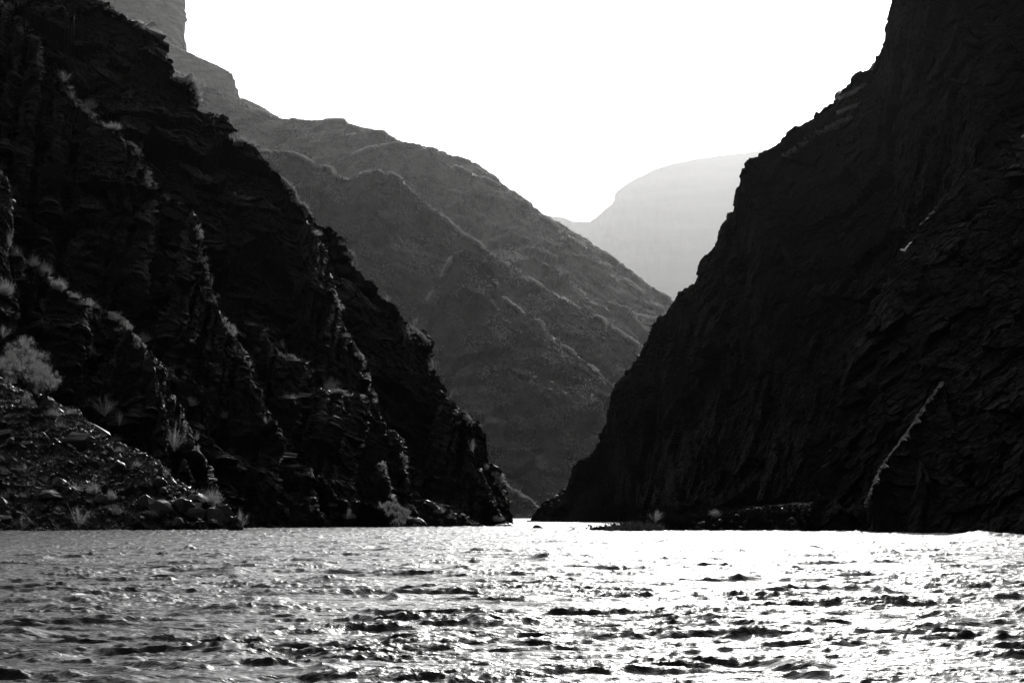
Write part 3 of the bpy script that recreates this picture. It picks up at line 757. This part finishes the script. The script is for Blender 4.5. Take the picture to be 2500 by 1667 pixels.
make_tree('tree', (p[0], p[1] - 1.2, p[2]), 3.2, 2.9, 0, 26000, .035, 'round billowing grey tree at the water beside the sloping outcrop', 'tree', None, -.2, 8, cp)

# ------------------------------------------------------------------ rocks
def rock_mesh(name, seed, mat, flat=.6, npts=16, sub=True):
    rr = random.Random(seed)
    bm = bmesh.new()
    for _ in range(npts):
        v = Vector([rr.gauss(0, 1) for _ in range(3)]).normalized() * rr.uniform(.8, 1)
        bm.verts.new((v.x * .5, v.y * .45, v.z * .5 * flat))
    g = bmesh.ops.convex_hull(bm, input=bm.verts)
    lost = {e for e in g['geom_interior'] + g['geom_unused'] if isinstance(e, bmesh.types.BMVert)}
    if lost: bmesh.ops.delete(bm, geom=list(lost), context='VERTS')
    if sub:
        bmesh.ops.bevel(bm, geom=list(bm.edges), offset=.022, segments=1, affect='EDGES')
        bmesh.ops.triangulate(bm, faces=bm.faces)
        bmesh.ops.subdivide_edges(bm, edges=list(bm.edges), cuts=1)
        for v in bm.verts: v.co += Vector([rr.gauss(0, .006) for _ in range(3)])
    me = bpy.data.meshes.new(name); bm.to_mesh(me); bm.free()
    me.materials.append(mat)
    return me
ROCK = [rock_mesh('boulder', 100 + k, M['boulder'], [.45, .6, .75, .5][k % 4]) for k in range(12)]
PALE = [rock_mesh('pale_and_glint_boulder', 200 + k, M['pale'], .45) for k in range(4)]
def rock(x, y, w_, h_, label, group, me=None, tilt=None, depth=.9, name='boulder', off=.0, lift=.0):
    p = spot(x, y); px = p[1] / F
    o = obj(name, me or random.choice(ROCK), None, (p[0], p[1] - off, p[2] + h_ * px * .2 + lift))
    o.scale = (w_ * px, w_ * px * depth, h_ * px * 1.7)
    o.rotation_euler = (R(random.uniform(2, 26)), R(random.uniform(0, 34)) if tilt is None else R(tilt), R(random.uniform(-30, 30)))
    return tag(o, label, 'boulder', group)
random.seed(21)
L4x = [p_[0] for p_ in L4]; L4y = [p_[1] for p_ in L4]
n_ = 0
while n_ < 250:
    x_ = random.uniform(-20, 585); yt = float(np.interp(x_, L4x, L4y)); y_ = yt + 6 + (1292 - yt - 6) * random.random() ** .8
    if y_ > 1290: continue
    s_ = min(80, 9 * random.random() ** -.68)
    rock(x_, y_, s_, s_ * random.uniform(.5, .9), 'dark angular boulder, one of many scattered over the lower left slope', 'boulders scattered over the lower left slope')
    n_ += 1
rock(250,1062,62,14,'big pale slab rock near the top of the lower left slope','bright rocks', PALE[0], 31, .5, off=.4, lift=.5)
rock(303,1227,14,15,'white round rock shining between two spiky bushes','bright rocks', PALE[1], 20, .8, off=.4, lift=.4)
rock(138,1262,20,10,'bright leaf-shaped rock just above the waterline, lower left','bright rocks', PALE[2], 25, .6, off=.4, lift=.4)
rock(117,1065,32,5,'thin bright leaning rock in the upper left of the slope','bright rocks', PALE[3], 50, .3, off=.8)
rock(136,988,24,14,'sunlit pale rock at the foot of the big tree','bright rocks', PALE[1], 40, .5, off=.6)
rock(1214,1270,26,24,'white sunlit rock at the foot of the last tooth of the left wall','bright rocks', PALE[2], 15, .6, off=3)
rock(1022,1278,66,26,'large domed boulder at the water right of the round tree', None, ROCK[3], 12, .6, off=2)
rock(1060,1238,58,14,'long slanting slab leaning on the rubble cone', None, ROCK[5], 33, .4, off=1)
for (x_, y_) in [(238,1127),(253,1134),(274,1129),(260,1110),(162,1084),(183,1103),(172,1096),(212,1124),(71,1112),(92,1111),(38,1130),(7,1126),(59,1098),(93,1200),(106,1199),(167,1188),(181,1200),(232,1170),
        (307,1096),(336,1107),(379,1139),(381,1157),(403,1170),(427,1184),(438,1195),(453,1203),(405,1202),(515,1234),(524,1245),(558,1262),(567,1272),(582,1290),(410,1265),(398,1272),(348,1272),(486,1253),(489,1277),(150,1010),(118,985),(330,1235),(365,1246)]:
    rock(x_, y_, random.uniform(10, 22), random.uniform(5, 8), 'small rock sliver coloured pale as a sun glint on the lower left slope', 'painted glint slivers on the lower left slope', random.choice(PALE), random.uniform(15, 45), .6, off=.3, lift=.35)  # slivers added as sun glints, the brightness put into their pale colour
for i_ in range(26):
    t_ = random.random(); x_ = 1050 + 130 * t_; yt = np.interp(x_, [1037, 1090, 1120, 1150, 1185], [1224, 1242, 1262, 1266, 1288])
    s_ = random.uniform(7, 17)
    rock(x_, yt + random.random() * (1288 - yt), s_, s_ * .6, 'dark boulder on the rubble cone near the tip of the left wall', 'boulders on the rubble cone')
for i_, (x_, y_, w_, h_) in enumerate([(1226,1284,40,12),(1250,1285,34,9),(1196,1286,26,8),(1238,1278,18,8)]):
    rock(x_, y_, w_, h_, 'dark wet boulder in the water around the tip of the left wall', 'wet boulders around the wall tip', off=2)
for i_, (x_, y_) in enumerate([(1322,1226),(1330,1232),(1338,1222),(1346,1228),(1352,1216),(1360,1212),(1366,1224),(1372,1206),(1310,1238),(1304,1246),(1378,1196),(1345,1236)]):
    rock(x_, y_, random.uniform(8, 15), 6, 'small sunlit boulder on the low toe of the right wall', 'boulders on the toe of the right wall', off=2)
for (x_, Y_, w_, h_, l_) in [(1300,330,16,7,'small dark boulder standing in the river right of the wall tip'),(1312,250,34,13,'dark boulder in the river, left one of the pair before the gap'),(1402,250,44,15,'dark boulder in the river, right one of the pair before the gap')]:
    p = W(x_, 1290, Y_); o = obj('boulder', ROCK[int(w_) % 12], None, (p[0], Y_, -.02)); o.scale = (w_ * Y_ / F, 1.2, h_ * Y_ / F * 2.4); tag(o, l_, 'boulder')

for i_ in range(34):
    x_ = random.uniform(1600, 1990); yb = float(np.interp(x_, [1600, 1740, 1850, 1990], [1268, 1252, 1238, 1226])); s_ = random.uniform(9, 26)
    rock(x_, yb + 14 + (1296 - yb - 14) * random.random() ** .6, s_, s_ * .6, 'dark boulder on the low bank under the right wall', 'boulders on the right bank')

# rubble too small to count
RB = [rock_mesh('rubble', 300 + k, None, .6, 9, False) for k in range(5)]
RB = [b for b in RB]
def mesh_np(me):
    v = np.zeros(len(me.vertices) * 3); me.vertices.foreach_get('co', v)
    me.calc_loop_triangles(); f = np.zeros(len(me.loop_triangles) * 3, int); me.loop_triangles.foreach_get('vertices', f)
    return v.reshape(-1, 3), f.reshape(-1, 3)
RBN = [mesh_np(b) for b in RB]
def scatter(name, n, pick, size, mat, label, shapes=RBN, sz=1.0, lift=0.0):
    parts = []
    for i in range(n):
        x, y = pick(); p = spot(x, y)
        s = size() * p[1] / F
        V, Fc = shapes[i % len(shapes)]
        a = random.uniform(0, 6.28); c, s2 = math.cos(a), math.sin(a)
        rt = np.array([[c, -s2, 0], [s2, c, 0], [0, 0, 1]])
        tl = R(random.uniform(0, 35)); ty = np.array([[math.cos(tl), 0, math.sin(tl)], [0, 1, 0], [-math.sin(tl), 0, math.cos(tl)]])
        parts.append(((V @ rt.T @ ty.T) * s * np.array([1, 1, sz]) + p - np.array([0, s * .3, -lift * s]), Fc))
    V, Fc = join(parts)
    return tag(obj(name, mesh_from(name, V, Fc, mat)), label, None, None, 'stuff')
def pick_talus():
    x = random.uniform(-30, 592); yt = float(np.interp(x, L4x, L4y)); return x, yt + (1293 - yt) * random.random()
scatter('rubble', 2600, pick_talus, lambda: 2.5 + 5 * random.random() ** 2, M['boulder'], 'small broken stones between the boulders of the lower left slope', sz=.9)
def along(pts, off):
    xs = np.array(pts, float); d = np.r_[0, np.cumsum(np.hypot(*np.diff(xs, axis=0).T))]
    ph = random.uniform(0, 99)
    def f():
        for _ in range(20):
            t = random.random() * d[-1]
            c = math.sin(t / 37 + ph) + math.sin(t / 13.7 + 2 * ph) + .8 * math.sin(t / 71 + 3 * ph)
            if c > random.uniform(.3, 1.4): break
        return float(np.interp(t, d, xs[:, 0])) + random.gauss(0, off * .8), float(np.interp(t, d, xs[:, 1])) + abs(random.gauss(0, off))
    return f
# scrub on the far hills: small upright tufts
def tuft():
    V, Fc, c = ribbons(rng.normal(0, .15, (14, 3)) * np.array([1, 1, 0]), rng.normal(0, .38, (14, 3)) * np.array([1, 1, 0]) + np.array([0, 0, .75]), np.zeros((14, 3)), .10, 1)
    return V, Fc
TF = [tuft() for _ in range(6)]
lines = [(H2[1:-1], 2, 2200), (H2b, 2.5, 2200), (H1, 2.5, 2400), (H0, 2.5, 1500), (H2c, 2, 300), (Hf, 4, 300)]
cache = []
for pts_, off_, n_ in lines: cache += [along(pts_, off_)] * (n_ // 100)
def pick_hill():
    while True:
        x, y = random.choice(cache)()
        q = DEP[int((y + 200) / BIN) - 1:int((y + 200) / BIN) + 3, int((x + 200) / BIN) - 1:int((x + 200) / BIN) + 2]
        if q.min() > 1500: return x, y
scatter('scrub', 13000, pick_hill, lambda: random.uniform(2.5, 7), M['scrub'], 'pale scrub catching the light along the crests of the far hills', TF, lift=.0)
def pick_face():
    while True:
        x = random.uniform(480, 1560); y = random.uniform(200, 1240)
        i, j = int((y + 200) / BIN), int((x + 200) / BIN)
        if 1500 < DEP[i, j] < 9000 and math.sin(x / 41 + y / 23) + math.sin(x / 17 - y / 29 + 1) + math.sin(y / 11 + x / 60) > random.uniform(-.6, 1.6): return x, y
scatter('scrub', 8000, pick_face, lambda: random.uniform(2, 4.5), M['scrub'], 'fine scrub dotted over the faces of the far hills', TF)
L2line = [(64,51),(79,89),(115,128),(145,174),(179,238),(221,277),(298,340),(332,357),(353,391),(366,442),(400,459),(459,493),(481,540),(493,596),(504,655),(506,684),(517,718),(530,757),(556,791),(577,812),(590,847)]
cache2 = [along(L2line, 7)] * 2 + [along(L3[2:16], 7)] * 2 + [along(L2b, 4)] + [along(L2g[3:], 4)] + [along(L2f, 4)] + [along([(684,1046),(699,1075),(720,1096),(746,1122),(757,1148),(767,1206),(775,1243),(791,1285)], 3)] * 1 + [along([(342,838),(368,855),(385,881),(406,924),(419,966),(436,988),(449,1018),(466,1060),(483,1103),(504,1137)], 3)] + [along([(350,842),(376,898),(393,958),(402,1000)], 2)] + [along([(1180,1140),(1209,1150),(1222,1170),(1235,1205),(1246,1236),(1252,1270)], 4)]
scatter('rubble', 1000, lambda: random.choice(cache2)(), lambda: 2 + 5 * random.random() ** 3, M['boulder'], 'loose broken stones glinting along the crests of the left wall', sz=1.2)
scatter('scrub', 600, lambda: random.choice(cache2[:6])(), lambda: random.uniform(4, 11), M['scrub'], 'low dry scrub along the crests of the left wall', TF)
EDG = [p_ for p_ in L1[3:-3]]
scatter('scrub', 900, along(EDG, 8), lambda: random.uniform(4, 9), M['scrub'], 'dim scrub inside the edge of the left wall', TF)
scatter('scrub', 1100, along([(2115,205),(2048,243)], 2) if False else (lambda: random.choice([along([(2115,203),(2085,222),(2048,243)], 3), along([(2093,254),(2044,274)], 3), along([(2075,283),(2040,300),(1990,325),(1950,355),(1912,379)], 5)])()), lambda: random.uniform(2, 5), M['scrub'], 'lit lines of scrub on ledges near the top of the right wall', TF)
scatter('scrub', 2500, lambda: (random.uniform(1430, 2000), random.uniform(1236, 1292)), lambda: random.uniform(4, 9), M['shadeleaf'], 'dark scrub covering the right bank', TF)

# ------------------------------------------------------------------ ground and river
gm = mesh_from("ground", [(-9000, -400, -6), (9000, -400, -6), (9000, 59000, -6), (-9000, 59000, -6)], [(0, 1, 2, 3)], M['sand'])
tag(obj("ground", gm), None, None, None, 'structure')

SWELLS = [  # column, row of the crest, half width in px, height in px, depth length in m  (big standing waves of the rapid)
    (462,1341,36,12,1.6),(100,1368,90,14,2.0),(1120,1395,120,20,1.8),(560,1400,150,22,2.0),(1000,1385,90,14,1.5),(1330,1365,90,20,1.8),(1395,1362,70,18,1.6),
    (2165,1352,75,26,1.8),(1960,1335,90,18,2.2),(2390,1320,160,26,3.0),(1790,1350,120,14,1.8),(2150,1448,50,20,1.0),(2260,1440,60,14,.9),
    (570,1495,200,20,1.3),(1180,1526,160,18,1.0),(960,1468,40,12,.8),(820,1425,200,10,1.2),(545,1600,120,16,.8),(1750,1550,160,22,1.0),(1920,1565,160,14,.9),
    (1960,1630,110,26,.7),(40,1555,140,24,1.2),(130,1620,100,22,.7),(800,1660,120,22,.6),(2300,1535,140,18,.9),(1310,1297,34,9,2.5),(1405,1295,40,11,2.5),
    (850,1335,80,7,2),(1000,1325,80,7,2),(2080,1303,120,14,3.0),(1650,1325,120,12,2.2)]
def river(x, Y):
    P = np.stack([x, Y, np.zeros_like(x)], 1)
    wx = vnoise(P * 0.18, 201) * 1.6; wy = vnoise(P * 0.18 + 9, 202) * 1.6
    Q = np.stack([x + wx, Y + wy, np.zeros_like(x)], 1)
    patch = 0.75 + 0.45 * vnoise(P * np.array([.05, .035, 1]) + 3, 203)
    z = np.zeros_like(x)
    def ridged(q, s):
        return 1 - 2 * np.abs(vnoise(q, s))
    def sm(v, a, b):
        t = np.clip((v - a) / (b - a), 0, 1); return t * t * (3 - 2 * t)
    K = lambda a, b: np.array([a, b, 1.0])
    z += 0.08 * vnoise(Q * K(.13, .22), 211)
    z += 0.05 * np.maximum(ridged(Q * K(.24, .42) + 4, 212), -.3) * patch
    z += 0.045 * ridged(Q * K(.6, 1.05) + 7, 213) * patch
    z += 0.028 * ridged(Q * K(1.5, 2.6) + 11, 214) * np.clip(1.5 - Y / 250, .3, 1) * patch
    z += 0.014 * ridged(Q * K(3.6, 6.5) + 15, 215) * np.clip(1.2 - Y / 150, 0, 1)
    z += 0.006 * ridged(Q * K(8.6, 14) + 16, 216) * np.clip(1.2 - Y / 60, 0, 1)
    # clumps of broken, steep water: large ones far off, smaller ones mixed in close by
    big = sm(fbm(Q * K(.21, .62) + 31, 3, 240), .2, .62)
    med = sm(fbm(Q * K(.42, 1.25) + 37, 3, 244), .12, .52) * np.clip(1.6 - Y / 260, 0, 1)
    sml = sm(fbm(Q * K(1.3, 3.6) + 41, 2, 248), .2, .58) * np.clip(1.5 - Y / 45, 0, 1)
    # sparkling riffle under the left bank
    rf = sm(Y, 120, 165) * (1 - sm(x, -5, 60) * .6)
    z += rf * (.07 * ridged(Q * K(.9, .7) + 61, 261) + .05 * vnoise(Q * K(2.1, 1.2) + 63, 262))
    B = np.zeros_like(x)
    for (cx, cy, hw, hp, dl) in SWELLS:
        Yc = (CAM * F) / max(cy + hp * .5 - HZ, 4)
        X0 = (cx - 1250) / F * Yc; sw = hw / F * Yc * .55; H = hp / F * Yc * .62
        ex = (x - X0) / sw; ey = (Y - Yc + 0.25 * sw * np.sin(ex * 1.3)) / (dl * .7)
        m = (np.abs(ex) < 4) & (np.abs(ey) < 6)
        b = np.exp(-np.abs(ex[m]) ** 1.6) * np.where(ey[m] < 0, np.exp(-np.abs(ey[m]) ** 1.2 * 1.6), np.exp(-ey[m] ** 2))
        z[m] += H * b * (1 + .35 * vnoise(Q[m] * 1.7, 230))
        B[m] = np.maximum(B[m], b * min(1, Yc / 40))
    big = np.maximum(big, B)
    z += 0.034 * big + .027 * med + .016 * sml
    z += 0.044 * big * ridged(Q * K(.9, 1.5) + 51, 251) + 0.04 * np.maximum(big, med * .85) * ridged(Q * K(2.2, 3.4) + 53, 252)
    z += 0.02 * np.clip(big + med + sml * .6, 0, 1) * ridged(Q * K(5.2, 7.5) + 55, 253) * np.clip(1.3 - Y / 160, 0, 1)
    z += 0.010 * np.clip(med + sml, 0, 1) * ridged(Q * K(11, 15) + 57, 254) * np.clip(1.3 - Y / 50, 0, 1)
    # long swell that lifts the horizon on the right
    X0 = (2600 - 1250) / F * 105
    z += 0.42 * np.exp(-((x - X0) / 9) ** 2 - ((Y - 105) / 14) ** 2)
    return z * np.clip(1.15 - np.abs(x) / np.maximum(Y, 20) / 2.0, 0, 1)
ya = np.concatenate([np.linspace(-60, 10, 12), 11 * np.exp(np.arange(0, 1560) * 0.00285), np.array([1000, 1200, 1600, 2500])])
xa = np.concatenate([-np.geomspace(3, .33, 14), np.linspace(-.3, .3, 860), np.geomspace(.33, 3, 14)])
YY, AA = np.meshgrid(ya, xa, indexing='ij')
XX = AA * np.maximum(YY, 14)
Z = river(XX.ravel().astype(np.float64), YY.ravel().astype(np.float64))
wme = mesh_from("river", np.stack([XX.ravel(), YY.ravel() - 0.55 * Z, Z], 1), grid_faces(len(xa), len(ya)), M['water'], True)
tag(obj("water", wme), "choppy river of silver water and dark waves filling the foreground", None, None, 'structure')

# ------------------------------------------------------------------ haze
hz = [(-26000, -300, -9), (26000, -300, -9), (26000, 60000, -9), (-26000, 60000, -9), (-26000, -300, 12500), (26000, -300, 12500), (26000, 60000, 12500), (-26000, 60000, 12500)]
hm, t, o_ = new_mat("haze")
pv = N(t, "ShaderNodeVolumePrincipled")
pv.inputs['Color'].default_value = (.95, .95, .95, 1)
pv.inputs['Density'].default_value = 0.0000078
pv.inputs['Anisotropy'].default_value = 0.82
t.links.new(pv.outputs[0], o_.inputs['Volume'])
me = mesh_from("haze", hz, [(0, 3, 2, 1), (4, 5, 6, 7), (0, 1, 5, 4), (1, 2, 6, 5), (2, 3, 7, 6), (3, 0, 4, 7)], hm)
tag(obj("haze", me), "pale backlit haze filling the canyon", None, None, 'stuff')
